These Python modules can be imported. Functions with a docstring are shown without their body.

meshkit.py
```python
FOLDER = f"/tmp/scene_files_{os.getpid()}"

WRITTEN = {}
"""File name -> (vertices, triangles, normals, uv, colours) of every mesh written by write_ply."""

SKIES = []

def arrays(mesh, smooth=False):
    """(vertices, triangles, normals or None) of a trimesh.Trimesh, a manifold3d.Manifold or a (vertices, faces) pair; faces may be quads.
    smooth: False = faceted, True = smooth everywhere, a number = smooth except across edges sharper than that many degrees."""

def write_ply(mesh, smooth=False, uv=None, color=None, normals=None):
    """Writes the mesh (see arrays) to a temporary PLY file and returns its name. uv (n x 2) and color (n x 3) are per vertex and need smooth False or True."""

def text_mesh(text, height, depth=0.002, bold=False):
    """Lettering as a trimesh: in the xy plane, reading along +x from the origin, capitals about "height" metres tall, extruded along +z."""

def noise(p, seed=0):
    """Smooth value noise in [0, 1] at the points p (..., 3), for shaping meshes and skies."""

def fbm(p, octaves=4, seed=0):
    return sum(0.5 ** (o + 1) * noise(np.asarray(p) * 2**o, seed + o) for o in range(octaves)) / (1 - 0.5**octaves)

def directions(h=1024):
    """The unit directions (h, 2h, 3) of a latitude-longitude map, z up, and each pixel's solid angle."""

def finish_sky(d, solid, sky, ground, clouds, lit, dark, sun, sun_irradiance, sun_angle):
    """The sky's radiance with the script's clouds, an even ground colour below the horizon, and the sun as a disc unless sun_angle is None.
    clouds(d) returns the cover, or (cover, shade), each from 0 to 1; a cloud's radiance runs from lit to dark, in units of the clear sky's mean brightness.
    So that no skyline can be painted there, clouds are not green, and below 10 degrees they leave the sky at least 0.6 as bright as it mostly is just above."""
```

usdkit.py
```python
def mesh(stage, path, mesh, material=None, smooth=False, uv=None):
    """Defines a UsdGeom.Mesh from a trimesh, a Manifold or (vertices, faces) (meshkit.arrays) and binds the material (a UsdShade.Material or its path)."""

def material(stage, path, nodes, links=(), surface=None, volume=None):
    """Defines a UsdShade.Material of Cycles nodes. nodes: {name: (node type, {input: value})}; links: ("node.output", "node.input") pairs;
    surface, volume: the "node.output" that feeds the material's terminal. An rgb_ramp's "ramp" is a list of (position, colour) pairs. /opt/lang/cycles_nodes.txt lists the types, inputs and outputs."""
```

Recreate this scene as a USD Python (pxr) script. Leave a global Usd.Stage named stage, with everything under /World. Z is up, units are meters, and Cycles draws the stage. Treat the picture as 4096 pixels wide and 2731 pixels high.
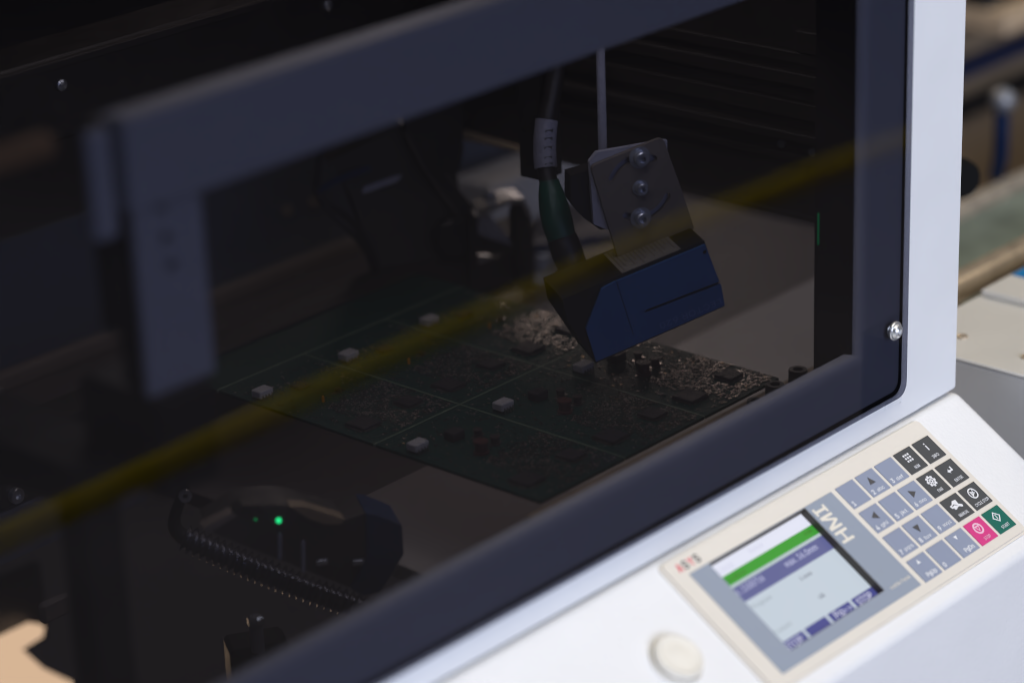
import math, random
import numpy as np, trimesh, manifold3d as m3
from shapely.geometry import Polygon, Point, LineString, box as sbox
from shapely import affinity
from shapely.ops import unary_union
import usdkit, meshkit
from pxr import Usd, UsdGeom, UsdLux, UsdShade, Gf, Sdf

rng = random.Random(7)
nrg = np.random.default_rng(7)
stage = Usd.Stage.CreateInMemory()
UsdGeom.Xform.Define(stage, '/World')

# ------------------------------------------------------------------ camera
# x runs along the machine's front, y into the machine, z up; metres. Origin: foot of the white post.
cam = UsdGeom.Camera.Define(stage, '/World/camera')
RT, DN, FW = (0.6647, -0.7463, -0.0356), (-0.2997, -0.2227, -0.9277), (0.6844, 0.6273, -0.3717)
EYE = (-1.0369, -0.6587, 0.5183)
cam.AddTransformOp().Set(Gf.Matrix4d(*RT, 0, *[-d for d in DN], 0, *[-f for f in FW], 0, *EYE, 1))
cam.CreateHorizontalApertureAttr(36.0); cam.CreateFocalLengthAttr(36 * 2.62744)
cam.CreateFStopAttr(3.6); cam.CreateFocusDistanceAttr(1.275)
cam.CreateClippingRangeAttr((0.05, 200.0)); cam.CreateExposureAttr(0.0)

# ------------------------------------------------------------------ lamps
def lamp(name, at, to, w, h, intensity, color):
    l = UsdLux.RectLight.Define(stage, '/World/' + name)
    a, b = np.array(at, float), np.array(to, float)
    z = (a - b) / np.linalg.norm(a - b)
    up = np.array([0, 0, 1.]) if abs(z[2]) < .95 else np.array([0, 1., 0])
    x = np.cross(up, z); x /= np.linalg.norm(x); y = np.cross(z, x)
    l.AddTransformOp().Set(Gf.Matrix4d(*x, 0, *y, 0, *z, 0, *a, 1))
    l.CreateWidthAttr(w); l.CreateHeightAttr(h); l.CreateIntensityAttr(intensity); l.CreateColorAttr(Gf.Vec3f(*color))
    return l
lamp('window_light', (-1.6, -4.2, 1.3), (-.2, 0, .1), 3.0, 2.2, 8.6, (.80, .88, 1.12))
lamp('ceiling_light', (-.1, -1.0, 2.6), (-.1, -.4, 0), 2.6, 1.6, 3.3, (1.0, .95, .86))
lamp('hall_light', (1.9, -.9, 1.9), (.5, .3, 0), 1.0, 1.0, 3.0, (1.0, .84, .64))
lamp('interior_fill_light', (-.12, .28, .44), (-.08, .16, 0), .30, .12, 6.0, (1.0, .86, .72))  # unseen lamp added inside the machine to brighten its interior
lamp('strip_fill_light', (-.25, .072, .226), (-.25, .21, .03), .34, .018, 10.0, (1.0, .95, .92))  # unseen lamp added behind the bar to brighten the scanner and plate
lamp('under_board_fill', (-.165, .185, .011), (-.165, .186, -.1), .15, .22, .26, (1.0, .80, .72))  # unseen lamp added beneath the boards to brighten the base plate
lamp('side_light', (.50, .66, .30), (-.05, .16, .0), .30, .16, 7.0, (1.0, .80, .58))

# ------------------------------------------------------------------ helpers
used = {}
def fresh(path):
    n = used.get(path, -1) + 1
    used[path] = n
    return path if n == 0 else f'{path}_{n:03d}'
def path_of(parent, name):
    return fresh((str(parent.GetPath()) if parent else '/World') + '/' + name)
def tag(p, label=None, cat=None, group=None, kind=None):
    for k, v in (('label', label), ('category', cat), ('group', group), ('kind', kind)):
        if v: p.SetCustomDataByKey(k, v)
    return p
def obj(name, mesh, mat, parent=None, smooth=30, **kw):
    p = usdkit.mesh(stage, path_of(parent, name), mesh, mat, smooth=smooth).GetPrim()
    return tag(p, **kw)
def thing(name, label, cat, **kw):
    return tag(UsdGeom.Xform.Define(stage, path_of(None, name)).GetPrim(), label, cat, **kw)
cat = trimesh.util.concatenate
def mani(m):
    return m3.Manifold(m3.Mesh(np.asarray(m.vertices, np.float32), np.asarray(m.faces, np.uint32)))
def tri(m):
    k = m.to_mesh(); return trimesh.Trimesh(k.vert_properties[:, :3], k.tri_verts, process=False)
def B(x0, x1, y0, y1, z0, z1, r=0.0):
    """A box between two corners; r > 0 chamfers its edges."""
    if r <= 0:
        b = trimesh.creation.box([x1 - x0, y1 - y0, z1 - z0]); b.apply_translation([(x0 + x1) / 2, (y0 + y1) / 2, (z0 + z1) / 2]); return b
    pts = []
    for x, sx in ((x0, 1), (x1, -1)):
        for y, sy in ((y0, 1), (y1, -1)):
            for z, sz in ((z0, 1), (z1, -1)):
                pts += [(x + sx * r, y + sy * r, z), (x + sx * r, y, z + sz * r), (x, y + sy * r, z + sz * r)]
    return tri(m3.Manifold.hull_points(np.array(pts, np.float32)))
def roundbox(x0, x1, y0, y1, z0, z1, r, n=24):
    s = m3.Manifold.sphere(r, n)
    return tri(m3.Manifold.batch_hull([s.translate([x, y, z]) for x in (x0 + r, x1 - r) for y in (y0 + r, y1 - r) for z in (z0 + r, z1 - r)]))
class Frame:
    def __init__(s, o, ex, ey, ez=None):
        s.o, s.x, s.y = np.array(o, float), np.array(ex, float), np.array(ey, float)
        s.z = np.cross(s.x, s.y) if ez is None else np.array(ez, float)
        s.M = np.eye(4); s.M[:3, 0], s.M[:3, 1], s.M[:3, 2], s.M[:3, 3] = s.x, s.y, s.z, s.o
    def __call__(s, m):
        m = m.copy(); m.apply_transform(s.M); return m
    def p(s, a, b, c=0): return s.o + a * s.x + b * s.y + c * s.z
def prism(poly, z0, z1):
    gs = getattr(poly, 'geoms', [poly])
    ms = []
    for g in gs:
        m = trimesh.creation.extrude_polygon(g, z1 - z0, engine='earcut'); m.apply_translation([0, 0, z0]); ms.append(m)
    return cat(ms)
def rrect(x0, x1, y0, y1, r, n=5):
    return sbox(x0 + r, y0 + r, x1 - r, y1 - r).buffer(r, quad_segs=n)
def lathe(prof, n=32):
    return trimesh.creation.revolve(np.array(prof, float), sections=n)
def tube(pts, r, n=12, sub=6):
    P = np.array(pts, float)
    if sub and len(P) > 2:
        from scipy.interpolate import CubicSpline
        t = np.r_[0, np.cumsum(np.linalg.norm(np.diff(P, axis=0), axis=1))]
        P = CubicSpline(t, P)(np.linspace(0, t[-1], (len(P) - 1) * sub + 1))
    R = np.broadcast_to(np.asarray(r, float), len(P)) if np.ndim(r) == 0 else np.interp(np.linspace(0, 1, len(P)), np.linspace(0, 1, len(r)), r)
    T = np.gradient(P, axis=0); T /= np.linalg.norm(T, axis=1)[:, None]
    u = np.cross(T[0], [0, 0, 1.] if abs(T[0][2]) < .9 else [1., 0, 0]); u /= np.linalg.norm(u)
    V = []
    for i in range(len(P)):
        u = u - T[i] * (u @ T[i]); u /= np.linalg.norm(u); w = np.cross(T[i], u)
        a = np.arange(n) * 2 * np.pi / n
        V.append(P[i] + R[i] * (np.cos(a)[:, None] * u + np.sin(a)[:, None] * w))
    V = np.vstack(V + [P[:1], P[-1:]]); F = []
    k = len(P)
    for i in range(k - 1):
        for j in range(n):
            a, b = i * n + j, i * n + (j + 1) % n
            F += [(a, b, b + n), (a, b + n, a + n)]
    for j in range(n):
        F += [(k * n, (j + 1) % n, j), (k * n + 1, (k - 1) * n + j, (k - 1) * n + (j + 1) % n)]
    return trimesh.Trimesh(V, F, process=False)
def text(s, h, w=None, depth=.00012, bold=False, center=True):
    m = meshkit.text_mesh(s, h, depth, bold)
    b = m.bounds
    if center: m.apply_translation([-(b[0, 0] + b[1, 0]) / 2, -(b[0, 1] + b[1, 1]) / 2, 0])
    if w: m.apply_scale([w / (b[1, 0] - b[0, 0]), 1, 1])
    return m
def mv(m, x, y, z=0):
    m = m.copy(); m.apply_translation([x, y, z]); return m

# ------------------------------------------------------------------ materials
def M(name, color, rough=.5, metal=0., var=.12, scale=60., bump=0., bscale=900., spec=.5, coat=0., emit=None, es=0., trans=0.):
    """Principled paint, plastic or metal; noise varies its tone and gloss a little, and gives it a fine relief."""
    c = np.array(color, float)
    nodes = {'tc': ('texture_coordinate', {}),
             'n': ('noise_texture', {'scale': scale, 'detail': 4.0, 'roughness': .6}),
             'ramp': ('rgb_ramp', {'ramp': [(.3, tuple(c * (1 - var))), (.7, tuple(np.minimum(c * (1 + var), .95)))]}),
             'rr': ('map_range', {'from_min': .3, 'from_max': .7, 'to_min': max(rough - .06, .02), 'to_max': min(rough + .06, 1.)}),
             'p': ('principled_bsdf', {'metallic': metal, 'specular_ior_level': spec, 'coat_weight': coat, 'transmission_weight': trans})}
    links = [('tc.object', 'n.vector'), ('n.fac', 'ramp.fac'), ('ramp.color', 'p.base_color'), ('n.fac', 'rr.value'), ('rr.result', 'p.roughness')]
    if emit is not None:
        nodes['p'][1].update(emission_color=emit, emission_strength=es)
    if bump:
        nodes['bn'] = ('noise_texture', {'scale': bscale, 'detail': 2.0})
        nodes['b'] = ('bump', {'strength': bump, 'distance': .0004})
        links += [('tc.object', 'bn.vector'), ('bn.fac', 'b.height'), ('b.normal', 'p.normal')]
    return usdkit.material(stage, '/World/Looks/' + name, nodes, links, surface='p.BSDF')
white = M('white_enamel', (.74, .75, .76), .42, var=.015, scale=25, bump=.05, bscale=700)
white_tex = M('white_textured_enamel', (.80, .80, .79), .38, var=.012, scale=25, bump=.34, bscale=520)
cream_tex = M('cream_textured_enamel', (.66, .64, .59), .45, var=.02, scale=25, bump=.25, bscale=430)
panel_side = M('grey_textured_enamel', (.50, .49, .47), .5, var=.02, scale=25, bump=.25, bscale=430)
ivory = M('ivory_plastic', (.80, .76, .66), .35, var=.01)
bezel_m = M('cream_bezel_plastic', (.74, .69, .60), .45, var=.012, bump=.05)
fascia_m = M('blue_grey_film', (.29, .33, .39), .42, var=.015, spec=.2)
key_grey = M('slate_blue_key_film', (.265, .30, .39), .42, var=.02, spec=.2)
key_dark = M('anthracite_key_film', (.068, .072, .075), .42, var=.04, spec=.2)
key_pink = M('magenta_key_film', (.66, .045, .22), .42, var=.02, spec=.2)
key_green = M('green_key_film', (.003, .13, .095), .42, var=.02, spec=.2)
ink_white = M('white_ink', (.80, .80, .80), .5, var=.0)
ink_cream = M('cream_ink', (.78, .73, .62), .5, var=.0)
ink_dark = M('dark_grey_ink', (.06, .06, .065), .5, var=.0)
ink_red = M('red_ink', (.75, .06, .10), .5, var=.0)
ink_pink = M('pale_pink_ink', (.86, .55, .66), .5, var=.0)
recess = M('dark_brown_recess', (.05, .042, .035), .5)
black = M('black_plastic', (.012, .012, .013), .45)
jamb_shade = M('dark_jamb_shade', (.042, .033, .033), .8, spec=.1)  # brown-black that puts the jamb's shade into the colour
rubber = M('black_rubber', (.010, .010, .011), .6)
anod = M('black_anodised', (.020, .018, .018), .42, var=.2, bump=.05)
browndark = M('dark_brown_metal', (.035, .029, .026), .45, var=.2)
steel = M('brushed_steel', (.50, .52, .55), .25, .7, var=.08)
chrome = M('bright_zinc', (.80, .81, .82), .27, .85, var=.05)
alum = M('milled_aluminium', (.52, .52, .53), .38, 1., var=.06, scale=200)
bronze = M('warm_metal_rail', (.58, .48, .36), .30, .5, var=.12)
plate_m = M('grey_bracket_plate', (.165, .142, .125), .55, var=.06, bump=.1)
lav = M('lavender_grey_block', (.36, .36, .42), .5, var=.04)
blue = M('blue_housing', (.028, .115, .31), .42, var=.06, bump=.1)
blue_d = M('dark_blue_housing', (.012, .035, .10), .45)
bluehose = M('blue_hose', (.003, .017, .065), .45, spec=.25)
labelm = M('sticker_paper', (.27, .245, .205), .5, var=.05)
cable = M('cable_sheath', (.015, .012, .012), .5)
tagm = M('pale_cable_tag', (.22, .22, .27), .45)
green_c = M('green_connector', (.010, .085, .055), .42)
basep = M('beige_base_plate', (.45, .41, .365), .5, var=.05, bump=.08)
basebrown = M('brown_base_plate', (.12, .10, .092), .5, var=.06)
tan = M('tan_rail_strip', (.34, .25, .15), .5, var=.1)
wall_m = M('dark_wall_panel', (.045, .037, .034), .5, var=.12)
rail_m = M('dark_rail', (.034, .027, .023), .6, var=.15)
bluegrey = M('blue_grey_panel', (.10, .115, .15), .5, var=.04)
palebar = M('pale_brown_bar', (.25, .20, .16), .5, var=.06)
pcb = M('green_solder_mask', (.011, .046, .034), .5, var=.38, scale=650, bump=.05, bscale=1500, spec=.2)
pcb_line = M('scored_board_edge', (.15, .20, .12), .5, var=.2)
solder = M('tin_solder', (.70, .62, .56), .22, .95, var=.1)
gold = M('gold_pad', (.75, .52, .30), .24, 1., var=.1)
res_m = M('dark_chip_body', (.022, .018, .02), .35)
cap_m = M('tan_chip_body', (.26, .19, .15), .4)
chip_white = M('white_chip_body', (.44, .415, .39), .5, var=.05)
ic_m = M('black_ic_body', (.026, .021, .023), .5, var=.1)
coil_m = M('dark_coil', (.05, .032, .028), .45)
red_m = M('red_brown_coil', (.085, .028, .023), .45)
amber = M('amber_glass_part', (.75, .27, .05), .25)
silverblur = M('silver_fitting_metal', (.24, .25, .28), .45, .5, var=.05)
olive = M('brown_machine_panel', (.27, .20, .13), .55, var=.12, scale=12)
tape_y = M('yellow_hose_skin', (.58, .44, .003), .4, var=.05)
floor_m = M('grey_hall_floor', (.20, .178, .180), .45, var=.1, scale=3)
stick_blue = M('blue_sticker_film', (.0, .20, .50), .35, var=.02)
glasspl = M('greenish_glass_plate', (.22, .27, .245), .16, var=.3, scale=18)
def emitm(name, col, s):
    return usdkit.material(stage, '/World/Looks/' + name, {'e': ('emission', {'color': col, 'strength': s})}, [], surface='e.emission')
led_g = emitm('green_led', (.02, 1., .25), 5.0)
led_dim = emitm('dim_green_led', (.0, .55, .12), 1.6)
glow = emitm('warm_cream_glow', (1., .66, .34), 3.9)  # emission gives the cream patch its glow
SC = {k: M('screen_' + k, (.012, .012, .012), .4, var=0, spec=.15, emit=c, es=.90) for k, c in {
    'white': (.84, .86, 1.0), 'green': (.045, .36, .03), 'line': (.52, .62, .64), 'slate': (.125, .135, .33),
    'body': (.60, .68, .77), 'button': (.068, .075, .29), 'text': (.55, .57, .80), 'faint': (.70, .71, .88), 'dim': (.40, .46, .52), 'dark': (.24, .26, .32), 'dgreen': (.05, .22, .02)}.items()}
# tinted acrylic: what passes each face is tinted, and the outer face mirrors the hall
pane_m = usdkit.material(stage, '/World/Looks/tinted_acrylic', {
    't': ('transparent_bsdf', {'color': (.425, .432, .485)}), 'g': ('glossy_bsdf', {'color': (1, 1, 1), 'roughness': .0}),
    'f': ('fresnel', {'IOR': 1.57}), 'geo': ('geometry', {}), 'inv': ('math', {'math_type': 'subtract', 'value1': 1.0}),
    'mul': ('math', {'math_type': 'multiply'}), 'm': ('mix_closure', {})},
    [('geo.backfacing', 'inv.value2'), ('f.fac', 'mul.value1'), ('inv.value', 'mul.value2'), ('mul.value', 'm.fac'), ('t.BSDF', 'm.closure1'), ('g.BSDF', 'm.closure2')], surface='m.closure')
clear_m = usdkit.material(stage, '/World/Looks/clear_cover', {
    't': ('transparent_bsdf', {'color': (.82, .88, .84)}), 'g': ('glossy_bsdf', {'color': (1, 1, 1), 'roughness': .03}),
    'f': ('fresnel', {'IOR': 1.5}), 'geo': ('geometry', {}), 'inv': ('math', {'math_type': 'subtract', 'value1': 1.0}),
    'mul': ('math', {'math_type': 'multiply'}), 'm': ('mix_closure', {})},
    [('geo.backfacing', 'inv.value2'), ('f.fac', 'mul.value1'), ('inv.value', 'mul.value2'), ('mul.value', 'm.fac'), ('t.BSDF', 'm.closure1'), ('g.BSDF', 'm.closure2')], surface='m.closure')

# ------------------------------------------------------------------ hall floor
obj('floor', B(-9, 9, -9, 5, -1.05, -1.0), floor_m, kind='structure')
yh = obj('yellow_hose', tube([(-.60, -.596, -.203), (-.15, -.598, -.200), (.04, -.6045, -.200), (.26, -.613, -.200), (.41, -.6145, -.200), (.52, -.618, -.200), (.62, -.6115, -.200), (.74, -.606, -.200), (.82, -.597, -.200), (1.4, -.57, -.205)], .0092, 18), tape_y,
    label='yellow hose along the machine front, seen as a stripe mirrored in the tinted window', cat='hose')

# ------------------------------------------------------------------ white front frame with its window opening
fr = thing('machine_front', 'white enamelled steel front of the machine around the dark tinted window', 'machine frame')
def rod_hull(corners, a0, a1, along):
    """Hull of spheres: corners of a section as (p, q, radius), run from a0 to a1 along x or z."""
    ms = []
    for p, q, r_ in corners:
        sp = m3.Manifold.sphere(r_, 28)
        for a in (a0 + r_, a1 - r_):
            ms.append(sp.translate([a, p, q] if along == 'x' else [p, q, a]))
    return tri(m3.Manifold.batch_hull(ms))
post_m = rod_hull([(-.0600, .0012, .0012), (-.0600, .0235, .0020), (.0005, .0020, .0020), (.0005, .0235, .0020)], -.0005, .62, 'z')
inner_m = rod_hull([(-.0745, .0055, .0055), (-.0780, .0235, .0020), (-.0400, .0012, .0012), (-.0400, .0235, .0020)], .020, .62, 'z')
rail_mesh = rod_hull([(.0012, .0007, .0012), (.0048, .0384, .0048), (.0085, .0412, .0015), (.0085, .0010, .0010)], -1.15, -.0300, 'x')
obj('front_sheet', tri(mani(post_m) + mani(inner_m) + mani(rail_mesh)), white, fr)
obj('jamb_shade_strip', B(-.0806, -.0796, .0050, .0262, .0100, .60), jamb_shade, fr)  # shade of the white jamb, laid over it as a dark strip
obj('jamb_reflection', B(-.0809, -.0806, .0235, .0245, .0935, .1090), emitm('green_glint', (.0, .8, .25), .22), fr, label='thin green glowing line put in for a lamp reflection on the window jamb')  # green reflection on the jamb, put in as a glowing strip
obj('slot_tab', cat([B(-.0600, -.0470, -.0010, .0005, .0098, .0126, .0004), B(-.0478, -.0470, -.0014, .0002, .0092, .0130, .0003)]), white, fr)

# ------------------------------------------------------------------ tinted window
win = thing('tinted_window', 'dark tinted acrylic window with rounded corner, fixed over the white front frame', 'window')
XZ = Frame((0, 0, 0), (1, 0, 0), (0, 0, 1), (0, -1, 0))     # local z points at the viewer
pane2d = rrect(-1.12, -.0478, .0148, .60, .0065)
obj('pane', XZ(prism(pane2d, .0012, .0042)), pane_m, win, smooth=False)
edge2d = pane2d.difference(affinity.translate(pane2d.buffer(-.0012, quad_segs=6), -.0001, .0009))
obj('dark_pane_edge', XZ(prism(edge2d.buffer(-.0001), .0002, .0011)), rubber, win)  # dark refraction along the pane edge, put in as a black ring
F = Frame((-.0586, -.0042, .0505), (1, 0, 0), (0, 0, 1), (0, -1, 0))
obj('screw_flange', F(lathe([(0, 0), (.0045, 0), (.0046, .0004), (.0044, .0009), (0, .0010)], 40)), chrome, win)
obj('button_screw', F(lathe([(0, .0016), (.0014, .0016), (.0014, .0030), (.0020, .0030), (.0030, .0023), (.0035, .0010), (0, .0010)], 40)), chrome, win)

# ------------------------------------------------------------------ white console below the frame
T = math.radians(32.5)
CT, ST = math.cos(T), math.sin(T)
HM = Frame((0, 0, 0), (1, 0, 0), (0, CT, ST), (0, -ST, CT))   # u along the front, v up the slope, w out of it
con = thing('control_console', 'white textured sloping console with a soft right edge, below the front frame', 'console')
r = .0055
def cp(u, down, w=-.0018 - r):
    p = HM.p(u, -down, w); return p
prof = [cp(0, .0035), cp(0, .0835)]
corner = np.array([0, prof[1][1], -.55]); back = np.array([0, -.004, -.55]); back2 = np.array([0, .012, prof[0][2] - .0002])
s = m3.Manifold.sphere(r, 32)
body = m3.Manifold.batch_hull([s.translate([x, q[1], q[2]]) for x in (-1.15, .0052 - r) for q in (prof[0], prof[1], corner, back, back2)])
cut = mani(HM(B(-.2160, -.1390, -.0680, -.0125, -.0080, .01)))
obj('shell', tri(body - cut), white_tex, con)

# round ivory push button
btn = thing('ivory_push_button', 'round ivory push button with dished cap on the white console', 'push button')
FB = Frame(HM.p(-.2637, -.0432, -.0018), HM.x, HM.y, HM.z)
obj('collar', FB(lathe([(0, 0), (.0122, 0), (.0124, .0006), (.0119, .0016), (.0116, .0016), (.0115, .0006), (0, .0006)], 56)), ivory, btn)
obj('cap', FB(lathe([(0, .0017), (.0112, .0017), (.0113, .0035), (.0108, .0045), (.0097, .0049), (.0086, .0044), (.0070, .0041), (.0035, .0045), (0, .0047)], 56)), ivory, btn)

# ------------------------------------------------------------------ operator panel
hp = thing('operator_panel', 'cream bezelled operator panel with lit colour screen and four rows of keys, on the console', 'operator panel')
U0, U1, V0, V1 = -.2333, -.0373, -.0778, -.0042
hole = sbox(-.2108, -.0662, -.1402, -.0142)
bz = rrect(U0, U1, V0, V1, .0025).difference(hole)
obj('bezel', HM(prism(bz, -.0017, 0)), bezel_m, hp)
obj('bezel_foot', HM(prism(rrect(U0 - .0016, U1 + .0004, V0 - .0012, V1 + .0004, .003).difference(hole), -.0022, -.0010)), bezel_m, hp)
fasc = sbox(-.2240, -.0730, -.1197, -.0139).difference(hole)
obj('fascia', HM(prism(fasc, .0001, .00035)), fascia_m, hp)
obj('recess', HM(prism(sbox(-.2108, -.0662, -.1402, -.0142).difference(sbox(-.2104, -.0658, -.1406, -.0146)), -.0042, -.0001)), recess, hp)
scr = obj('screen', HM(prism(hole, -.0050, -.0038)), SC['body'], hp)
SH = .0520
def band(name, a, b, m, u0=-.2103, u1=-.1407, z=-.0037):
    return obj(name, HM(prism(sbox(u0, -.0144 - b * SH, u1, -.0144 - a * SH), z, z + .0001)), m, scr)
band('title_band', .0, .135, SC['white']); band('status_band', .135, .235, SC['green'])
band('divider', .235, .265, SC['line']); band('heading_band', .265, .42, SC['slate'])
for k, (a, b) in enumerate(((0, .245), (.272, .49), (.518, .745), (.772, 1.0))):
    band('button_field', .885, .995, SC['button'], -.2103 + a * .0696, -.2103 + b * .0696)
def stext(name, s_, u, v, h, m, w=None, z=-.00355):
    return obj(name, HM(mv(text(s_, h, w), -.2103 + u * .0696, -.0144 - v * SH, z)), m, scr, smooth=False)
stext('lettering', '(1000)', .12, .085, .0026, SC['faint'], .0120); stext('lettering', 'Status', .46, .06, .0022, SC['faint'], .0100)
stext('lettering', 'Auto', .13, .185, .0024, SC['dgreen'], .016); stext('lettering', 'ok', .93, .175, .0022, SC['dgreen'], .006)
stext('lettering', 'Nr.: 1100716', .17, .315, .0030, SC['text'], .0215); stext('lettering', 'max. 36.0mm', .72, .325, .0030, SC['text'], .0235)
stext('lettering', '3.4mm', .62, .50, .0020, SC['dark'], .0085); stext('lettering', 'Program', .16, .50, .0020, SC['dim'], .0135)
stext('lettering', 'ok', .60, .72, .0024, SC['dark'], .0042); stext('lettering', 'Produkt', .13, .78, .0020, SC['dim'], .0130)
for s_, u, w in (('STOP', .115, .0125), ('Pg', .60, .0055), ('STOP', .875, .0105)):
    stext('button_lettering', s_, u, .94, .0034, SC['faint'], w)
stext('button_lettering', '>>', .69, .94, .003, SC['text'], .006)
# maker's letters, the big letters, the small print
for ch, u, m in (('A', -.2275, ink_red), ('S', -.2235, ink_dark), ('Y', -.2195, ink_red), ('S', -.2155, ink_dark)):
    obj('logo_letter', HM(mv(text(ch, .0040, .0030, bold=True), u + .0016, -.0093, .0001)), m, hp, smooth=False)
t_ = text('HMI', .0082, .0212, bold=True); t_.apply_transform(trimesh.transformations.rotation_matrix(math.pi / 2, [0, 0, 1]))
obj('large_lettering', HM(mv(t_, -.1341, -.0276, .0004)), ink_cream, hp, smooth=False)
obj('small_lettering', HM(mv(text('mobile Panel', .0017, .0150), -.1291, -.0668, .0004)), ink_cream, hp, smooth=False)
# keys
KW, KH, PX, PY, KU, KV = .0134, .0129, .01556, .01558, -.1163, -.01375
def ring(r1, r2): return Point(0, 0).buffer(r1, quad_segs=10).difference(Point(0, 0).buffer(r2, quad_segs=10))
def tri2(a, d):
    p = Polygon([(-.6 * a, -.5 * a), (.6 * a, -.5 * a), (0, .6 * a)])
    return affinity.rotate(p, d, origin=(0, 0))
arrow = unary_union([LineString([(.0016, .0016), (.0016, -.0004), (-.0010, -.0004)]).buffer(.00045, cap_style='flat', join_style='mitre'), Polygon([(-.0021, -.0004), (-.0006, .0009), (-.0006, -.0017)])])
gear = unary_union([ring(.0026, .0019), ring(.0011, .0005)] + [affinity.rotate(sbox(-.0006, .0020, .0006, .0032), a, origin=(0, 0)) for a in range(0, 360, 45)] + [affinity.rotate(sbox(-.0002, .0009, .0002, .002), a, origin=(0, 0)) for a in range(0, 360, 45)])
hand = unary_union([LineString([(.0034, -.0020), (.0018, -.0010), (.0002, -.0012), (-.0014, -.0018)]).buffer(.00075), Polygon([(-.0016, .0004), (.0002, .0019), (.0026, .0017), (.0022, -.0004), (.0004, -.0003), (-.0004, -.0010), (-.0030, -.0012), (-.0034, .0002)]).buffer(.0002),]).difference(LineString([(-.0022, -.0003), (-.0004, .0001), (.0010, -.0009)]).buffer(.00022))
diamond = Polygon([(0, .0030), (.0030, 0), (0, -.0030), (-.0030, 0)])
start_i = unary_union([diamond.difference(diamond.buffer(-.0006, join_style='mitre')), sbox(-.0002, -.0012, .0003, .0012)])
cyc_i = unary_union([ring(.0030, .0023), tri2(.0026, -90).difference(tri2(.0011, -90)), affinity.rotate(sbox(-.0002, -.0028, .0002, .0028), -35, origin=(0, 0))])
stop_i = unary_union([ring(.0031, .0022), tri2(.0030, 180).difference(tri2(.0016, 180))])
info_i = unary_union([sbox(-.0004, -.0020, .0004, .0009), sbox(-.0004, .0015, .0004, .0023)])
num_i = unary_union([sbox(x - .00055, y - .00055, x + .00055, y + .00055) for x in (-.0017, 0, .0017) for y in (-.0017, 0, .0017)])
ROWS = [[('1', None), ('2 abc', 0), ('3 def', None), ('NUM', num_i), ('INFO', info_i)],
        [('4 ghi', 90), ('5 jkl', None), ('6 mno', -90), ('PAR', gear), ('ENTER', arrow)],
        [('7 pqrs', None), ('8 tuv', 180), ('9 wxyz', None), ('MANUAL', hand), ('CYCLE STOP', cyc_i)],
        [('PgUp', 'up'), ('0', None), ('PgDn', 'down'), ('STOP', stop_i), ('START', start_i)]]
KLAB = {'STOP': 'magenta stop key', 'START': 'green start key'}
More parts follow.
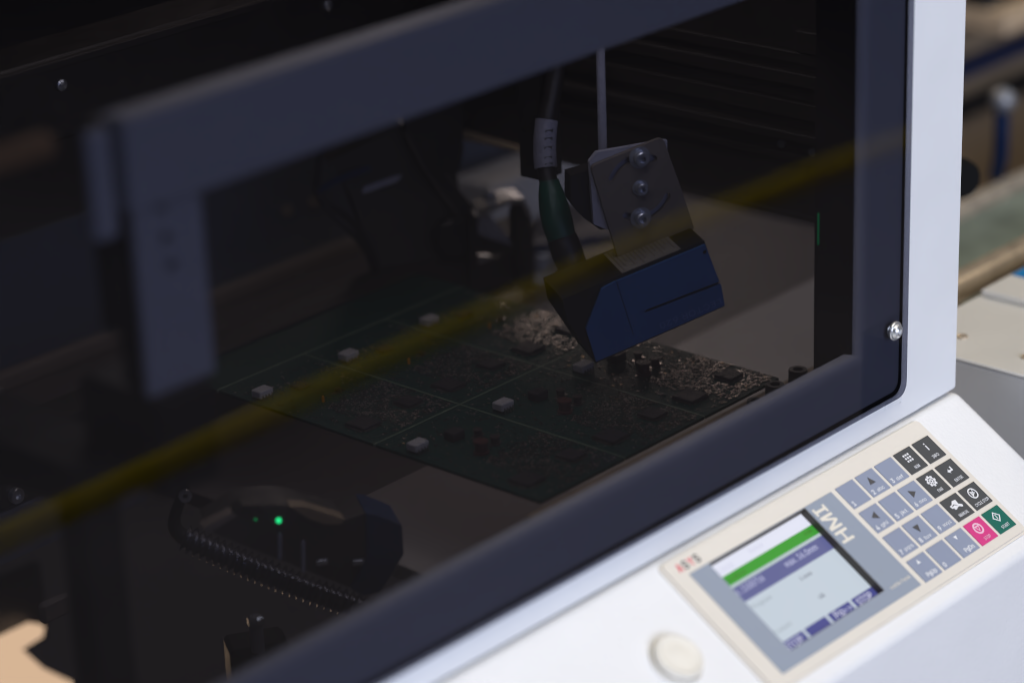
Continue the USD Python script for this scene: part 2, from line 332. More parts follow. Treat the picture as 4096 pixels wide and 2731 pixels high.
for r_, row in enumerate(ROWS):
    for c_, (s_, ic) in enumerate(row):
        u, v = KU + c_ * PX, KV - r_ * PY
        dark = c_ >= 3
        m = key_pink if s_ == 'STOP' else key_green if s_ == 'START' else key_dark if dark else key_grey
        k = obj('key', HM(prism(sbox(u, v - KH, u + KW, v), .0001, .00040)), m, hp, label=KLAB.get(s_))
        cu, cv = u + KW / 2, v - KH / 2
        ink = ink_pink if s_ == 'STOP' else ink_white
        if not dark:
            if s_[0].isdigit():
                obj('lettering', HM(mv(text(s_[0], .0024, bold=True), u + .0022, v - KH + .0023, .00045)), ink, k, smooth=False)
                if len(s_) > 1:
                    obj('lettering', HM(mv(text(s_[2:], .0019, .0052 if len(s_) < 6 else .0064), u + (.0076 if len(s_) < 6 else .0083), v - KH + .0021, .00045)), ink, k, smooth=False)
            else:
                obj('lettering', HM(mv(text(s_, .0022, .0072, bold=True), u + .0074, v - KH + .0023, .00045)), ink, k, smooth=False)
            if isinstance(ic, (int, float)):
                obj('arrow_mark', HM(mv(prism(tri2(.0036, ic), 0, .00012), cu - .0003, cv + .0013, .00045)), ink_dark, k)
            elif ic in ('up', 'down'):
                obj('arrow_mark', HM(mv(prism(tri2(.0020, 0 if ic == 'up' else 180), 0, .00012), cu - .001, cv + .0036, .00045)), ink, k)
        else:
            obj('lettering', HM(mv(text(s_, .0017, min(.0017 * .72 * len(s_), .0110)), cu + .0002, v - KH + .0023, .00045)), ink, k, smooth=False)
            sc_ = 1.0
            obj('symbol', HM(mv(prism(ic, 0, .00012), cu - .0002, cv + .0017, .00045)), ink, k)

# ------------------------------------------------------------------ inside: inverted-L bracket close behind the window
br = thing('white_inner_bracket', 'white sheet-metal bracket, a long bar with one leg, close behind the tinted window', 'bracket')
obj('bar', B(-.4680, -.0300, .040, .0555, .2135, .2485, .0015), white, br)
leg2d = sbox(-.4680, .1450, -.4365, .2134)
for hx, hz in ((-.4541, .2268 - .0135), (-.4535, .2035 - .002), (-.4524, .1908)):
    leg2d = leg2d.difference(Point(hx, hz).buffer(.0024))
obj('leg', XZ(mv(prism(leg2d, 0, .003), 0, 0, -.043)), white, br)
obj('leg_backing', B(-.4675, -.437, .0436, .0555, .146, .2132, .001), anod, br)
obj('flange', B(-.4835, -.4735, .041, .046, .2080, .2475, .001), white, br)
obj('flange_web', B(-.4740, -.4682, .047, .0555, .17, .2475), anod, br)
obj('carriage_block', B(-.4690, -.4400, .036, .080, .1050, .1446, .002), anod, br)
obj('column', B(-.4805, -.4620, .0700, .0850, -.30, .1045, .001), anod, br)
obj('carriage_arm', B(-.4900, -.4560, .060, .400, .1000, .1180, .002), anod, br)

# ------------------------------------------------------------------ inside: base, walls, beams
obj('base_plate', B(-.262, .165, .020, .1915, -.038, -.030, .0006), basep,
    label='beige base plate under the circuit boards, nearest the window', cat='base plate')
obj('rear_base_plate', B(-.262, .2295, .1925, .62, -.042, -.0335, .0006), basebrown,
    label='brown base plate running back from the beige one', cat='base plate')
sw_ = thing('right_inner_wall', 'dark inner side wall with long rails, above the opening right of the boards', 'machine wall')
obj('panel', B(.0004, .0023, .0258, .3450, .0690, .60), wall_m, sw_)
for z0, z1, d in ((.1395, .1465, .007), (.1222, .1310, .005), (.1118, .1165, .009), (.0995, .1035, .004), (.1500, .1560, .004)):
    obj('rail', B(.0002 - d, .0003, .030, .34, z0, z1, .0006), rail_m, sw_)
obj('panel_box', B(-.0060, .0003, .078, .092, .1565, .1680, .0008), rail_m, sw_)
obj('lower_edge_roll', tube([(.0010, .030, .0700), (.0010, .345, .0700)], .0016, 12, 0), rail_m, sw_)
obj('edge_highlight', tube([(-.0010, .268, .0712), (-.0010, .338, .0716)], [.0012, .0036], 12, 0), M('golden_edge_highlight', (.92, .68, .42), .3, .25), sw_, label='bright bare metal end of the wall edge')  # light caught by the wall edge, put into a golden colour
obj('edge_knob', mv(trimesh.creation.icosphere(3, .0036), -.0012, .2650, .0712), lav, sw_)
for y_, z_ in ((.1039, .1065), (.0850, .1055)):
    FS = Frame((.0003, y_, z_), (0, 1, 0), (0, 0, 1), (-1, 0, 0))
    obj('wall_screw', FS(lathe([(0, 0), (.0022, 0), (.0022, .0016), (.0011, .0020), (0, .0020)], 16)), steel, sw_)
bk = thing('blue_grey_rear_wall', 'blue grey rear wall panel behind the boards, low in the machine', 'machine wall')
obj('panel', B(-.60, .2285, .4515, .456, -.0330, .0450), bluegrey, bk)
obj('foot_strip', B(-.60, .2285, .4430, .4510, -.0333, -.0240, .001), palebar, bk)
for x_, z_ in ((-.0184, .0058), (.003, .0052)):
    FS = Frame((x_, .4512, z_), (1, 0, 0), (0, 0, 1), (0, -1, 0))
    obj('wall_screw', FS(lathe([(0, 0), (.003, 0), (.003, .002), (0, .003)], 16)), bronze, bk)
bm = thing('dark_rear_beam', 'dark cross beam with two small screws, high behind the white bracket', 'beam')
obj('beam', B(-.75, .20, .300, .335, .1480, .1880, .002), browndark, bm)
obj('edge_strip', B(-.75, .20, .296, .2998, .1835, .1875, .0005), rail_m, bm)
for x_, z_ in ((-.292, .1749), (-.1197, .1746)):
    FS = Frame((x_, .2998, z_), (1, 0, 0), (0, 0, 1), (0, -1, 0))
    obj('beam_screw', FS(lathe([(0, 0), (.0028, 0), (.0028, .0016), (0, .0028)], 16)), chrome, bm)
obj('added_shading_top', B(-.95, .233, .03, .45, .4500, .4540), anod,  # unseen plate, added to keep light off the upper inside
    label='dark closed top of the machine, above the rear beam', cat='hood')
cr = thing('upper_left_cross_bar', 'warm brown bar running back at the upper left, beside the white bracket', 'bar')
obj('bar', B(-.560, -.498, .0400, .0470, .2440, .2520, .001), M('orange_brown_bar', (.60, .34, .14), .5), cr)

# conveyor rails
rr = thing('rear_conveyor_rail', 'dark conveyor rail along the far edge of the circuit boards', 'conveyor rail')
obj('rail_bar', B(-.85, .03, .2985, .318, -.0190, .0120, .001), anod, rr)
obj('belt_lip', B(-.85, .03, .2960, .3180, .0125, .0165, .0006), rail_m, rr)
obj('lower_panel', B(-.85, -.264, .2990, .303, -.0460, -.0202, .0005), M('dim_lavender_panel', (.13, .13, .155), .55), rr)
FS = Frame((-.3445, .2984, -.0132), (1, 0, 0), (0, 0, 1), (0, -1, 0))
obj('socket_screw', FS(lathe([(0, .001), (.0016, .001), (.0016, .003), (.0036, .003), (.0040, .0024), (.0040, 0), (0, 0)], 24)), chrome, rr)
fr2 = thing('front_conveyor_rail', 'tan conveyor rail strip along the near edge of the circuit boards', 'conveyor rail')
obj('strip', B(-.255, -.0340, .0290, .0548, .0070, .0128, .0006), tan, fr2)
obj('rail_side', B(-.255, -.0340, .0275, .0292, -.0290, .0150, .0004), anod, fr2)
def standoff(x, y, h, rad):
    FS = Frame((x, y, .0128), (1, 0, 0), (0, 1, 0))
    p = obj('guide_bush', FS(lathe([(rad * .55, h), (rad * .95, h), (rad, h - .0006), (rad, 0), (0, 0), (0, h - .004), (rad * .55, h - .004), (rad * .55, h)], 28)), anod, fr2)
    obj('clip', FS(mv(B(-rad - .0040, -rad + .0004, -.0022, .0022, 0, h * .42, .0006), 0, 0)), chrome, p)
standoff(-.0700, .0430, .0105, .0046); standoff(-.0900, .0418, .0098, .0046); standoff(-.1060, .0415, .0070, .0040)
cb = thing('pale_crossbars', 'two blurred pale brown bars running back at the far left', 'bars')
for x_, z_ in ((-.352, .052), (-.352, .034)):
    obj('bar', B(x_ - .010, x_ + .010, .300, .62, z_, z_ + .007, .001), palebar, cb)

# ------------------------------------------------------------------ circuit boards: a panel of six joined boards
pn = thing('circuit_board_panel', 'green panel of six joined circuit boards lying on the conveyor rails', 'circuit boards')
X0, PXB = -.2438, .0587
YR = (.0555, .1572, .2640)
ZP = .0150
obj('edge_strip', B(X0, X0 + 3 * PXB, YR[2] + .0008, .2965, ZP - .0014, ZP + .0001), pcb, pn)
obj('score_web', B(X0 + .001, X0 + 3 * PXB - .001, YR[0] + .001, YR[2] + .0012, ZP - .0013, ZP - .0004), pcb_line, pn)
for xx in (X0 + PXB, X0 + 2 * PXB):
    obj('score_line', B(xx - .00045, xx + .00045, YR[0], YR[2], ZP - .0012, ZP + .0001), pcb_line, pn)
for yy in (YR[1], YR[2]):
    obj('score_line', B(X0, X0 + 3 * PXB, yy - .00045, yy + .00045, ZP - .0012, ZP + .00015), pcb_line, pn)
lay = np.random.default_rng(31)
# one layout of small parts, shared by all six boards: (u, v, length, width, height, turned, kind)
small = []
keep = [(.0065, .0800, .0065), (.0265, .0760, .0055), (.0225, .0555, .0050), (.044, .0200, .0068), (.0125, .0190, .0078), (.0335, .0570, .0040), (.0350, .0690, .0035)]
def room(u, v, m=.0008):
    return all(max(abs(u - a), abs(v - b)) > c + m for a, b, c in keep)
for _ in range(1350):
    dense = lay.random() < .68
    u = lay.uniform(.0155, .0570) if dense else lay.uniform(.002, .0570)
    v = lay.uniform(.002, .050) if dense else lay.uniform(.003, .098)
    if not room(u, v): continue
    k = lay.choice(4, p=[.50, .32, .12, .06])
    l_ = lay.choice([.0007, .0010, .0010, .0016])
    small.append((u, v, l_, l_ * .52, lay.uniform(.0003, .0007), lay.random() < .5, k))
for iy in range(2):
    for ix in range(3):
        x0, x1 = X0 + ix * PXB + .0006, X0 + (ix + 1) * PXB - .0006
        y0, y1 = YR[iy] + (.0006 if iy else 0), YR[iy + 1] - .0006
        bd = obj('board', B(x0, x1, y0, y1, ZP - .0015, ZP), pcb, pn)
        uv = lambda u, v: (x0 + u, y0 + v)
        # white dual-in-line chip
        cx, cy = uv(.0062, .0800 if iy == 0 else .0810)
        obj('white_chip', cat([B(cx - .0044, cx + .0044, cy - .0033, cy + .0033, ZP + .0014, ZP + .0051, .0005)]), chip_white, bd)
        obj('chip_legs', cat([B(cx + d - .0003, cx + d + .0003, cy + s_ * .0037 - .0003, cy + s_ * .0037 + .0003, ZP, ZP + .0026) for d in (-.003, -.001, .001, .003) for s_ in (-1, 1)]
                              + [B(cx + d - .0003, cx + d + .0003, cy + s_ * .0034 - .0005, cy + s_ * .0034 + .0005, ZP + .0024, ZP + .003) for d in (-.003, -.001, .001, .003) for s_ in (-1, 1)]), solder, bd)
        cx, cy = uv(.0265, .0760)
        obj('relay', B(cx - .0040, cx + .0040, cy - .0034, cy + .0034, ZP + .0003, ZP + (.0046 if iy == 0 else .0020), .0005), ic_m, bd)
        for (u, v, rad, h) in (((.0225, .0555, .0034, .0062), (.0335, .0570, .0024, .0042), (.0350, .0690, .0022, .0040)) if iy == 0 else ((.0335, .0570, .0018, .0022),)):
            cx, cy = uv(u, v)
            FS = Frame((cx, cy, ZP), (1, 0, 0), (0, 1, 0))
            cl = obj('coil', FS(lathe([(0, 0), (rad * 1.08, 0), (rad * 1.08, h * .18), (rad * .86, h * .22), (rad * .86, h * .8), (rad * 1.05, h * .84), (rad * 1.05, h), (0, h)], 20)), red_m if rad > .003 else coil_m, bd)
            obj('foot', cat([B(cx - rad - .0018, cx - rad + .0006, cy - .0012, cy + .0012, ZP, ZP + .0005), B(cx + rad - .0006, cx + rad + .0018, cy - .0012, cy + .0012, ZP, ZP + .0005)]), solder, cl)
        for (u, v, hw) in ((.0440, .0200, .0052), (.0125, .0190, .0062)):
            cx, cy = uv(u, v)
            q = obj('square_chip', B(cx - hw, cx + hw, cy - hw, cy + hw, ZP + .0004, ZP + .0018, .0003), ic_m, bd)
            pins = []
            for t__ in np.arange(-hw + .0008, hw - .0007, .0008):
                for sg in (-1, 1):
                    pins += [B(cx + t__ - .00018, cx + t__ + .00018, cy + sg * (hw + .0006) - .0007, cy + sg * (hw + .0006) + .0007, ZP + .0001, ZP + .0007),
                             B(cx + sg * (hw + .0006) - .0007, cx + sg * (hw + .0006) + .0007, cy + t__ - .00018, cy + t__ + .00018, ZP + .0001, ZP + .0007)]
            obj('pins', cat(pins), solder, q)
        if iy == 1:
            cx, cy = uv(.0205 + .0008 * ix, .0540)
            obj('amber_diode', mv(lathe([(0, 0), (.0006, 0), (.0007, .0004), (.0007, .0027), (.0005, .0032), (0, .0032)], 12), cx, cy, ZP), amber, bd)
        bins = {k: [] for k in ('res', 'cap', 'sol', 'gold')}
        for u, v, l_, w_, h_, t__, k in small:
            cx, cy = uv(u, v)
            if cy > y1 - .002 or cx > x1 - .001: continue
            dx, dy = (l_ / 2, w_ / 2) if t__ else (w_ / 2, l_ / 2)
            if k < 2:
                bins['res' if k == 0 else 'cap'].append(B(cx - dx * .6, cx + dx * .6, cy - dy * .6 if not t__ else cy - dy, cy + dy * .6 if not t__ else cy + dy, ZP, ZP + h_))
                e = .32
                for sg in (-1, 1):
                    ex, ey = (cx + sg * dx * .8, cy) if t__ else (cx, cy + sg * dy * .8)
                    bins['sol'].append(B(ex - dx * (e if t__ else 1.05), ex + dx * (e if t__ else 1.05), ey - dy * (1.05 if t__ else e), ey + dy * (1.05 if t__ else e), ZP, ZP + h_ * .8))
            elif k == 2:
                bins['sol'].append(B(cx - dx, cx + dx, cy - dy, cy + dy, ZP, ZP + .0003))
            else:
                bins['gold'].append(B(cx - dx, cx + dx, cy - dy, cy + dy, ZP, ZP + .00015))
        for nm, key_, m in (('small_resistors', 'res', res_m), ('small_capacitors', 'cap', cap_m), ('solder_joints', 'sol', solder), ('gold_pads', 'gold', gold)):
            obj(nm, cat(bins[key_]), m, bd, smooth=False, kind='stuff')

# ------------------------------------------------------------------ barcode scanner on its bracket
O = np.array([-.1058, .1091, .1115])
E1, E2, NN = np.array([.8172, -.5106, .2672]), np.array([.2266, -.1416, -.9636]), np.array([-.5299, -.8480, 0.])
PF = Frame(O, E1, -E2, NN)            # a along the plate, b upwards, c towards the viewer
HH = np.array([.8480, -.5299, 0.])
VF = Frame(O, HH, (0, 0, 1), NN)      # the untilted block behind it
mm = .001
bk2 = thing('scanner_bracket', 'grey tilted bracket plate with three socket screws and curved slots, holding the blue scanner', 'bracket')
def arc(r0, a0, a1, w):
    return LineString([(r0 * math.cos(math.radians(a)), r0 * math.sin(math.radians(a))) for a in np.linspace(a0, a1, 14)]).buffer(w, quad_segs=6)
pl = Polygon([(-19.5, 19.2), (17.6, 19.2), (19.0, -9), (19.6, -32), (-20.2, -32)]).buffer(-2.6).buffer(2.6, quad_segs=6)
for a0, a1 in ((46, 140), (226, 320)):
    pl = pl.difference(arc(15.0, a0, a1, 1.75))
pl = affinity.scale(pl, mm, mm, origin=(0, 0))
obj('plate', PF(prism(pl, -.0026, 0)), plate_m, bk2)
blk = Polygon([(-23.6, 14.6), (-20, 18.8), (15, 20.5), (15, -20), (-15.5, -20.2), (-22.4, -16.5)])
blk = affinity.scale(blk, mm, mm, origin=(0, 0))
obj('block', VF(prism(blk, -.0060, -.0030)), lav, bk2)
blk2 = affinity.scale(Polygon([(-32, 8), (-20, 10), (0, 12), (6, -18), (-18, -21), (-26.5, -13.5), (-32.5, -4.8)]), mm, mm, origin=(0, 0))
obj('rear_block', VF(prism(blk2, -.0160, -.0062)), anod, bk2)
for k, (h_, z_) in enumerate(((.0, 15.0), (0, 0), (0, -15.0))):
    FS = Frame(VF.p(h_ * mm, z_ * mm, 0), HH, (0, 0, 1), NN)
    rw = 5.2 if k != 1 else 3.9
    bo = obj('washer', FS(lathe([(.0022, 0), (rw * mm, 0), ((rw + .1) * mm, .0003), (rw * mm, .0009), (.0022, .0009)], 40)), steel, bk2)
    hd = .0034 if k != 1 else .0028
    obj('socket_screw', FS(lathe([(0, .0022), (hd * .50, .0022), (hd * .50, .0046), (hd * .86, .0046), (hd, .0041), (hd, .0007), (0, .0007)], 32)), steel, bo)
rod_a, rod_b = np.array([-.0905, .1445, .1190]), np.array([-.0905, .1445, .60])
obj('rod', tube([rod_a, rod_b], .0022, 16, 0), lav, bk2)
obj('rod_clamp', B(-.105, -.077, .130, .158, .1900, .2080, .001), lav, bk2)
obj('column', B(-.1000, -.0850, .176, .190, .1000, .60), anod, bk2)

sc = thing('barcode_scanner', 'blue and black barcode scanner tilted under the grey bracket plate', 'scanner')
body2 = Polygon([(-55.5, -29.5), (17.8, -29.5), (18.6, -47), (18.2, -65.5), (-49.8, -67), (-56.5, -41)])
obj('body', PF(prism(affinity.scale(body2, mm, mm, origin=(0, 0)), -.012, .0190)), black, sc)
cov = Polygon([(-36.4, -31.6), (-30, -31.0), (17.4, -31.0), (18.6, -48), (19.2, -54), (18.0, -64.4), (-49.6, -65.6), (-49.4, -47.7)])
slot = LineString([(-19.5, -51.2), (22, -52.4)]).buffer(.75)
seam = LineString([(-28.6, -30), (-28.6, -60)]).buffer(.18)
cov = cov.difference(slot.union(seam)).difference(Point(16.2, -34.6).buffer(1.1))
obj('cover', PF(prism(affinity.scale(cov, mm, mm, origin=(0, 0)), .0190, .0206)), blue, sc)
obj('slot_screw', PF(mv(lathe([(0, 0), (.0009, 0), (.0007, .0005), (0, .0006)], 12), -.0196, -.0508, .0190)), steel, sc)
lt = text('LECTOR 620', .0036, .034, depth=.00015); lt.apply_transform(trimesh.transformations.rotation_matrix(math.pi, [0, 0, 1]))
lt = text('LECTOR 620', .0030, .0320, depth=.00015)
lt.apply_scale([-1, -1, 1])
obj('lettering', PF(mv(lt, .0008, -.0615, .02062)), M('pale_blue_ink', (.13, .21, .44), .5),  sc, smooth=False)
# label lying on the top face
TF = Frame(PF.p(-.008, -.0293, .0035), E1, -NN, -E2)
lab = obj('label', TF(prism(sbox(-.0165, -.0150, .0140, .0130), 0, .0003)), labelm, sc, label='sticker with fine print')
obj('print_lines', TF(cat([B(-.0150 + k * .00205, -.0143 + k * .00205, -.014 + (k * 7 % 5) * .0024, .012 - (k % 2) * .006, .0003, .00036) for k in range(14)])), M('grey_print', (.16, .14, .12), .5), lab)

cbl = thing('scanner_cable', 'dark cable with pale tag ending in a green plug on the scanner', 'cable')
from scipy.interpolate import CubicSpline
way = np.array([(-.094, .172, .62), (-.0945, .171, .30), (-.0935, .1715, .19), (-.0945, .170, .154), (-.1030, .1685, .135), (-.1105, .164, .113), (-.1125, .1605, .105)])
tt = np.r_[0, np.cumsum(np.linalg.norm(np.diff(way, axis=0), axis=1))]
sp = CubicSpline(tt, way)
obj('sheath', tube(sp(np.linspace(0, tt[-1], 60)), .0045, 16, 0), cable, cbl)
z_of = sp(np.linspace(0, tt[-1], 4000))
ta, tb = [np.linspace(0, tt[-1], 4000)[np.argmin(abs(z_of[:, 2] - q))] for q in (.1335, .1120)]
obj('tag', tube(sp(np.linspace(ta, tb, 12)), .0056, 20, 0), tagm, cbl)
for q in (.1300, .1265, .1225, .1180, .1150):
    P_ = z_of[np.argmin(abs(z_of[:, 2] - q))]
    FS = Frame(P_ + NN * .0056, (0.1, -.02, 1), HH, NN)
    obj('tag_print', FS(B(-.0007, .0007, -.0020, .0020, 0, .0002)), ink_dark, cbl)
obj('plug', tube([(-.1122, .1605, .107), (-.1126, .1598, .104), (-.1138, .1570, .0960), (-.1150, .1540, .089), (-.1162, .1500, .0805)], [.0046, .0064, .0074, .0076, .0070], 22), green_c, cbl)
obj('knurled_nut', tube([(-.1160, .1500, .0805), (-.1163, .1470, .0745), (-.1166, .1430, .0672)], [.0074, .0077, .0072], 26, 2), anod, cbl)
obj('socket', tube([(-.1166, .1432, .0680), (-.1170, .1395, .0600)], .0088, 26, 0), black, cbl)

# ------------------------------------------------------------------ second sensor holder, out of focus behind the boards
rail_edge = M('plate_edge_highlight', (.14, .12, .10), .4)  # highlights along the plate edges, put into the colour
sh = thing('sensor_holder', 'blurred dark sensor holder with clamp plates and loose cables, beyond the boards', 'sensor holder')
SHF = Frame((-.0590, .3000, .045), (.8480, -.5299, 0), (0, 0, 1), (-.5299, -.8480, 0))
def shq(pts, z0, z1): return SHF(prism(affinity.scale(Polygon(pts), mm, mm, origin=(0, 0)), z0, z1))
olive_d = M('dark_olive_plastic', (.050, .044, .036), .5, var=.1)
obj('housing', shq([(-47.8, 34.5), (-6.8, 50), (20, 42), (24, 0), (22, -36), (-22, -36), (-29.2, -12), (-37, 16)], -.030, -.006), olive_d, sh)
obj('light_bar', shq([(-30.5, 15.0), (-11.8, 19.2), (-8.5, 22.4), (-12, 22.6), (-29.8, 18.2)], -.006, -.0045), lav, sh)
obj('angle_plate', shq([(-6.8, 47.6), (-4, 90), (26, 90), (24.5, 34), (22, 23), (14, 22), (29, .6), (21.5, -4.2), (2.6, 26)], -.006, .0015), anod, sh)
for e_ in ([(-6.8, 47.6), (2.6, 26), (21.5, -4.2)], [(14, 22), (29, .6)]):
    obj('plate_edge', shq(list(LineString(e_).buffer(.45).exterior.coords), .0015, .0022), rail_edge, sh)
obj('upright_plate', shq([(24.6, 0), (29.2, -1), (27.2, -53), (23.4, -52)], -.014, .008), anod, sh)
obj('wheel', SHF(mv(lathe([(0, 0), (.0100, 0), (.0112, .0015), (.0112, .008), (.0095, .010), (0, .010)], 32), .0170, -.0145, -.006)), black, sh)
obj('yoke_top', shq([(31, .5), (48, 5.2), (55.5, 4.6), (60, -4), (59.6, -7), (57.6, -6.2), (54.5, 1.4), (47.5, 2.4), (32, -2.2)], -.012, .006), alum, sh)
obj('yoke_leg', shq([(51.2, -7.5), (54.2, 1.2), (59.6, -7), (58.8, -49.6), (52.4, -48.6)], -.010, .004), anod, sh)
obj('yoke_bolt', SHF(mv(lathe([(0, 0), (.0036, 0), (.0036, .003), (0, .0042)], 18), .0385, .0058, -.001)), alum, sh)
obj('jaw', shq([(32, -6), (38, -4.5), (50, -22), (52, -26.5), (46, -24), (30.5, -14)], -.006, -.002), lav, sh)
obj('jaw_arm', shq([(29.5, -14.5), (52, -25), (52, -30), (29.5, -24)], -.003, .002), anod, sh)
obj('jaw_pin', shq([(30, -27.5), (38, -29), (38.5, -31), (30, -33)], -.006, -.002), alum, sh)
obj('jaw_block', shq([(30, -34), (50, -29), (50, -42), (30, -44)], -.010, -.003), browndark, sh)
obj('base', shq([(-24, -33), (22, -30), (28, -50), (22, -58), (-22, -52)], -.026, .0), browndark, sh)
obj('warm_screw', shq([(-24, -40), (-20, -36), (-16, -31), (-19, -32), (-24, -37)], -.002, .002), bronze, sh)
obj('cable', tube([SHF.p(-.046, .050, .0), SHF.p(-.0534, .0396, .0), SHF.p(-.0552, .0306, .002), SHF.p(-.0572, .0212, .004), SHF.p(-.0458, .0099, .004), SHF.p(-.0337, -.0064, .004), SHF.p(-.0282, -.0200, .004), SHF.p(-.0275, -.0300, .002)], .0021, 10), cable, sh)
obj('cable', tube([SHF.p(-.0560, .0225, .004), SHF.p(-.0480, .0060, .006), SHF.p(-.0400, -.0030, .006), SHF.p(-.0318, -.0166, .004), SHF.p(-.0290, -.0280, .003)], .0015, 8), cable, sh)
obj('blue_cable', tube([SHF.p(-.0565, .0220, .004), SHF.p(-.0500, .0262, .006), SHF.p(-.0412, .0285, .004), SHF.p(-.0268, .0310, .002)], .0016, 8), blue_d, sh)

# roller and bright parts seen under the scanner
ro = thing('grey_roller', 'pale grey roller with a blue band, seen between the plug and the sensor holder', 'roller')
RF = Frame((.0589, .3205, -.0245), (.8480, -.5299, 0), (0, 0, 1), (-.5299, -.8480, 0))
obj('roller', RF(lathe([(0, .006), (.0035, .006), (.0038, .004), (.0080, .0045), (.0100, .003), (.0100, -.012), (0, -.012)], 32)), alum, ro)
obj('blue_band', RF(B(-.012, .050, .0090, .0140, -.012, .0, .001)), bluehose, ro)
obj('cream_rear_block', B(.10, .215, .395, .43, -.0330, -.002, .002), cream_tex,
    label='cream block at the back, glimpsed between plug and scanner bracket', cat='block')

# ------------------------------------------------------------------ low front left: conduit, sensor with lamps
cd = thing('corrugated_conduit', 'black ribbed conduit crossing low behind the window at lower left', 'conduit')
a, b = np.array([-.3186, .2077, -.0186]), np.array([-.2470, .0970, -.0660])
n_ = 42
pp, rad = [], []
for i in range(n_ * 8 + 1):
    t__ = i / (n_ * 8); pp.append(a + (b - a) * t__ + np.array([0, 0, -.004 * math.sin(math.pi * t__)])); rad.append(.0056 + .0012 * math.cos(2 * math.pi * i / 8))
obj('ribbed_tube', tube(pp, rad, 24, 0), M('glossy_black_conduit', (.34, .34, .37), .2, .92), cd)
obj('elbow', tube([(-.3186, .2077, -.0186), (-.3210, .2115, -.0125), (-.3172, .2104, -.0011), (-.3147, .2133, .0154)], [.0040, .0028, .0025, .0022], 16), rubber, cd)
FS = Frame((-.3195, .2040, .0040), HH, (0, 0, 1), NN)
obj('elbow_screw', FS(lathe([(.0012, 0), (.0030, 0), (.0030, .0012), (.0012, .0012)], 16)), steel, cd)
sb = thing('sensor_with_green_lamps', 'dark sensor block with blue end and green indicator lamps, low behind the window', 'sensor')
SF = Frame((-.3095, .1345, -.0024), (.8480, -.5299, 0), (0, 0, 1), (-.5299, -.8480, 0))
KS = .937 * mm
def sq(pts, z0, z1): return SF(prism(affinity.scale(Polygon(pts), KS, KS, origin=(0, 0)), z0, z1))
olive_d2 = M('dim_brown_sensor_body', (.060, .050, .045), .5, var=.15)
obj('body', sq([(-47, 14), (-36, 19.5), (-29.8, 22.5), (-14.8, 21.5), (-6, 19), (17.6, 8), (28.5, 10.5), (30, -20), (24.4, -31), (-19.7, -3.4)], -.022, 0), olive_d2, sb)
obj('blue_end', sq([(28.1, 11), (33, 9.5), (44.9, 2), (44.9, -13), (39, -22), (32.2, -30.9), (24, -31.4), (18.5, -26.8), (27, -12)], -.020, .0025), blue_d, sb)
obj('top_plate', sq([(-8, 20.4), (0, 18.6), (17.6, 9.4), (15.8, 7.2), (8, 8.5), (0, 13)], -.006, .0015), tan, sb)
obj('side_strip', sq([(-49.6, 16.0), (-36, 21.0), (-33, 19.5), (-46, 13.2)], -.006, .001), palebar, sb)
obj('warm_corner', sq([(-34, 22), (-29.8, 24), (-22, 23), (-19, 18.5), (-28, 17)], -.008, .0008), browndark, sb)
FS = Frame(SF.p(-13.5 * KS, 13.6 * KS, .0002), SF.x, SF.y, SF.z)
obj('lamp', FS(lathe([(0, 0), (.0013, 0), (.0012, .0008), (0, .0012)], 16)), led_g, sb, label='bright green lamp')
FS = Frame(SF.p(-24.3 * KS, 15.9 * KS, .0002), SF.x, SF.y, SF.z)
obj('lamp', FS(lathe([(0, 0), (.0006, 0), (.0005, .0005), (0, .0007)], 12)), led_dim, sb, label='dim green lamp')
for (x0_, y0_, x1_, y1_) in ((-13.6, 7, -14.5, -6), (-2.7, 1.1, -3.7, -14.5)):
    obj('pale_pin', tube([SF.p(x0_ * KS, y0_ * KS, .0006), SF.p(x1_ * KS, y1_ * KS, .0006)], .0010, 10, 0), lav, sb)
for q in ((5.7, -11.2), (23.1, -14.2)):
    obj('contact', SF(B(q[0] * KS - .0026, q[0] * KS + .0026, q[1] * KS - .0014, q[1] * KS + .0014, 0, .0018, .0004)), alum, sb)
vb = thing('pale_cylinder_stub', 'small pale cylinder stub on a dark valve block at the lower left', 'valve')
VB = Frame((-.3072, .1780, -.0630), HH, (0, 0, 1), NN)
obj('block', VB(B(-.012, .016, -.060, -.008, -.02, .0, .002)), anod, vb)
obj('stub', mv(lathe([(0, -.006), (.0032, -.006), (.0032, .006), (.0022, .0068), (0, .0068)], 20), *VB.p(0, .0, .006)), lav, vb)
obj('top_nut', mv(lathe([(0, 0), (.0042, 0), (.0042, .003), (.0026, .004), (0, .004)], 6), *VB.p(0, .008, .006)), steel, vb)

# bright cream patch, given its own glow, at the very lower left
wl = thing('warm_bright_patch', 'glowing cream arrow-shaped patch at the lower left corner', 'lamp')
LF = Frame((-.3450, .3000, -.1000), (.96, 0, -.28), (.27, .12, .955), (0, -1, .1))
obj('glowing_shape', Frame((-.2250, .4890, -.2160), (1.088, 0, 0), (0, 0, 1.20), (0, -1, 0))(prism(Polygon([(-.060, -.03), (-.060, .0135), (.016, .0135), (.024, .0095), (.022, .0045), (.008, .003), (.020, -.012), (.042, -.030)]).buffer(-.001).buffer(.001), 0, .004)), glow, wl)
obj('bracket', B(-.28, -.19, .4945, .500, -.219, -.17), anod, wl)
obj('warm_lit_corner', B(-.335, -.316, .300, .305, -.088, -.076, .002), palebar, label='small warm brown block above the glowing cream patch', cat='block')
obj('dark_pit_wall', B(-1.0, -.262, .62, .64, -.4, .45), bluegrey, label='dark wall closing the back of the machine at the left', cat='machine wall')
obj('pit_floor', B(-1.0, -.265, .02, .62, -.24, -.22), M('grey_pit_floor', (.24, .22, .25), .5, var=.2, scale=14), label='dark floor of the pit left of the boards', cat='machine floor')

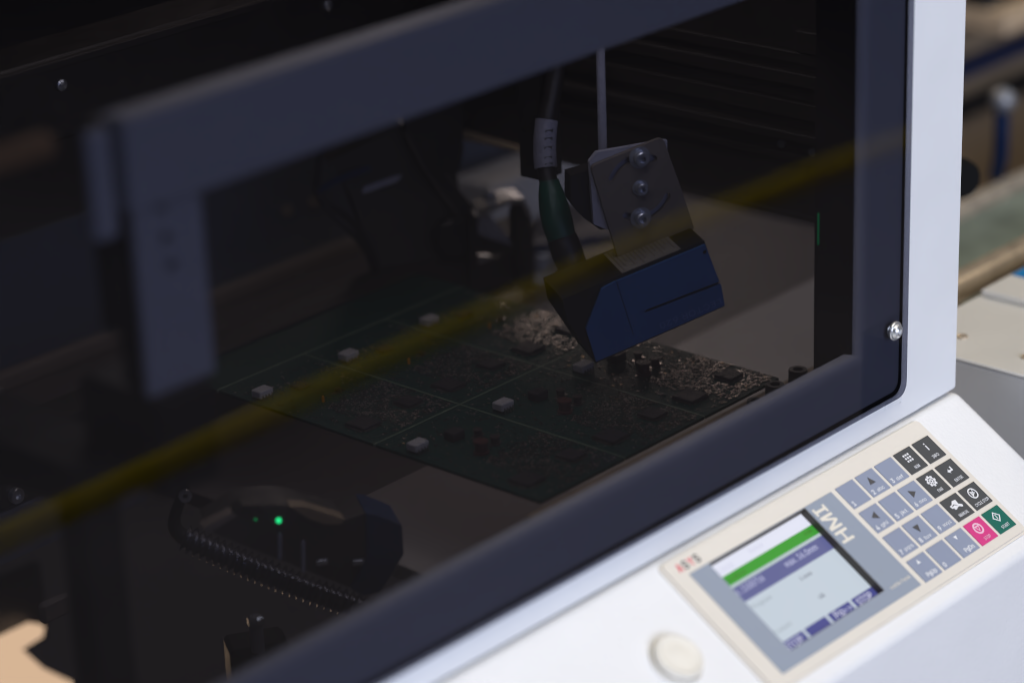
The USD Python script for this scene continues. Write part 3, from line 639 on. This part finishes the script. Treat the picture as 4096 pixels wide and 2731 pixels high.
# ------------------------------------------------------------------ neighbouring unit on the right
nb = thing('neighbouring_unit', 'cream textured cabinet of the neighbouring unit right of the white post', 'cabinet')
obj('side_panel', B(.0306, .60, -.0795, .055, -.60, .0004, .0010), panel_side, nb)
obj('added_black_cover', B(.0290, .30, -.0835, -.0480, -.40, .0034, .0010), black, nb)  # unseen black part, added to darken the cabinet's mirror image in the pane
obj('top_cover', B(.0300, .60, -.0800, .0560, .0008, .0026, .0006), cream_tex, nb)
for x_, y_ in ((.0500, -.0103), (.0540, .0300)):
    obj('cover_screw', mv(lathe([(0, 0), (.0028, 0), (.0027, .0012), (.0014, .0016), (.0014, .0008), (0, .0008)], 20), x_, y_, .0026), bronze, nb)
rp = thing('raised_cover_plate', 'grey-beige raised plate lying on the neighbouring cabinet', 'plate')
obj('plate', B(.1090, .35, -.06, .0545, .0027, .0065, .0008), cream_tex, rp)
obj('blue_sticker', B(.1370, .30, -.05, .0530, .0066, .0068), stick_blue, rp)
# conveyor behind it
cv = thing('neighbour_conveyor', 'blurred conveyor with two warm metal tube rails and a glassy bed, behind the neighbouring cabinet', 'conveyor')
obj('near_tube', tube([(.128, .0965, -.0150), (.9, .0965, -.0150)], .0085, 24, 0), bronze, cv)
obj('far_tube', tube([(.31, .2090, -.0460), (1.1, .2090, -.0460)], .0085, 24, 0), M('pale_metal_tube', (.66, .60, .52), .22, .55), cv)
obj('bed', B(.19, 1.1, .1070, .2000, -.0500, -.0440), glasspl, cv)
obj('bed_reflection', B(.19, 1.1, .1250, .1450, -.0438, -.0420), M('yellow_green_reflection', (.22, .24, .04), .4, var=.3, scale=30), cv)  # yellow-green reflection in the glassy bed, put in as a coloured strip
obj('frame', B(.19, 1.2, .0900, .215, -.30, -.058), olive, cv)
ba = thing('brown_background_machine', 'blurred brown machine with pale beam and blue line at the upper right', 'machine')
obj('panel', B(.60, 1.5, .420, .44, -.45, .30), olive, ba)
obj('beam', B(.60, 1.5, .345, .400, -.0145, .0028, .002), M('pale_brown_beam', (.44, .33, .22), .5), ba)
obj('upper_shadow_box', B(.60, 1.5, .36, .419, .0040, .20, .002), black, ba)
obj('blue_line', B(.60, 1.5, .4020, .4198, -.0655, -.0545, .001), M('navy_band', (.018, .025, .065), .6, spec=.2), ba)
obj('dark_slot', B(.60, 1.5, .410, .4196, -.1020, -.0860, .001), black, ba)
bf = thing('blue_hose_fitting', 'silver push-in fitting with a blue hose at the right edge, out of focus', 'hose')
obj('fitting', mv(trimesh.creation.icosphere(3, .0085), .463, .262, -.0135), silverblur, bf)
obj('hose', tube([(.4628, .262, -.022), (.4625, .262, -.040), (.4610, .262, -.058), (.4560, .262, -.068)], .0052, 16), bluehose, bf)
kn = thing('black_knob', 'round black knob beside the right edge of the white post', 'knob')
obj('knob', Frame((.1320, .0860, .0575), (.848, -.53, 0), (0, 0, 1), (-.53, -.848, 0))(lathe([(0, 0), (.0092, 0), (.0106, .002), (.0106, .007), (.009, .010), (0, .010)], 40)), M('matt_black_knob', (.006, .006, .006), .8, spec=.1), kn)

# materials bound above; nothing else is drawn
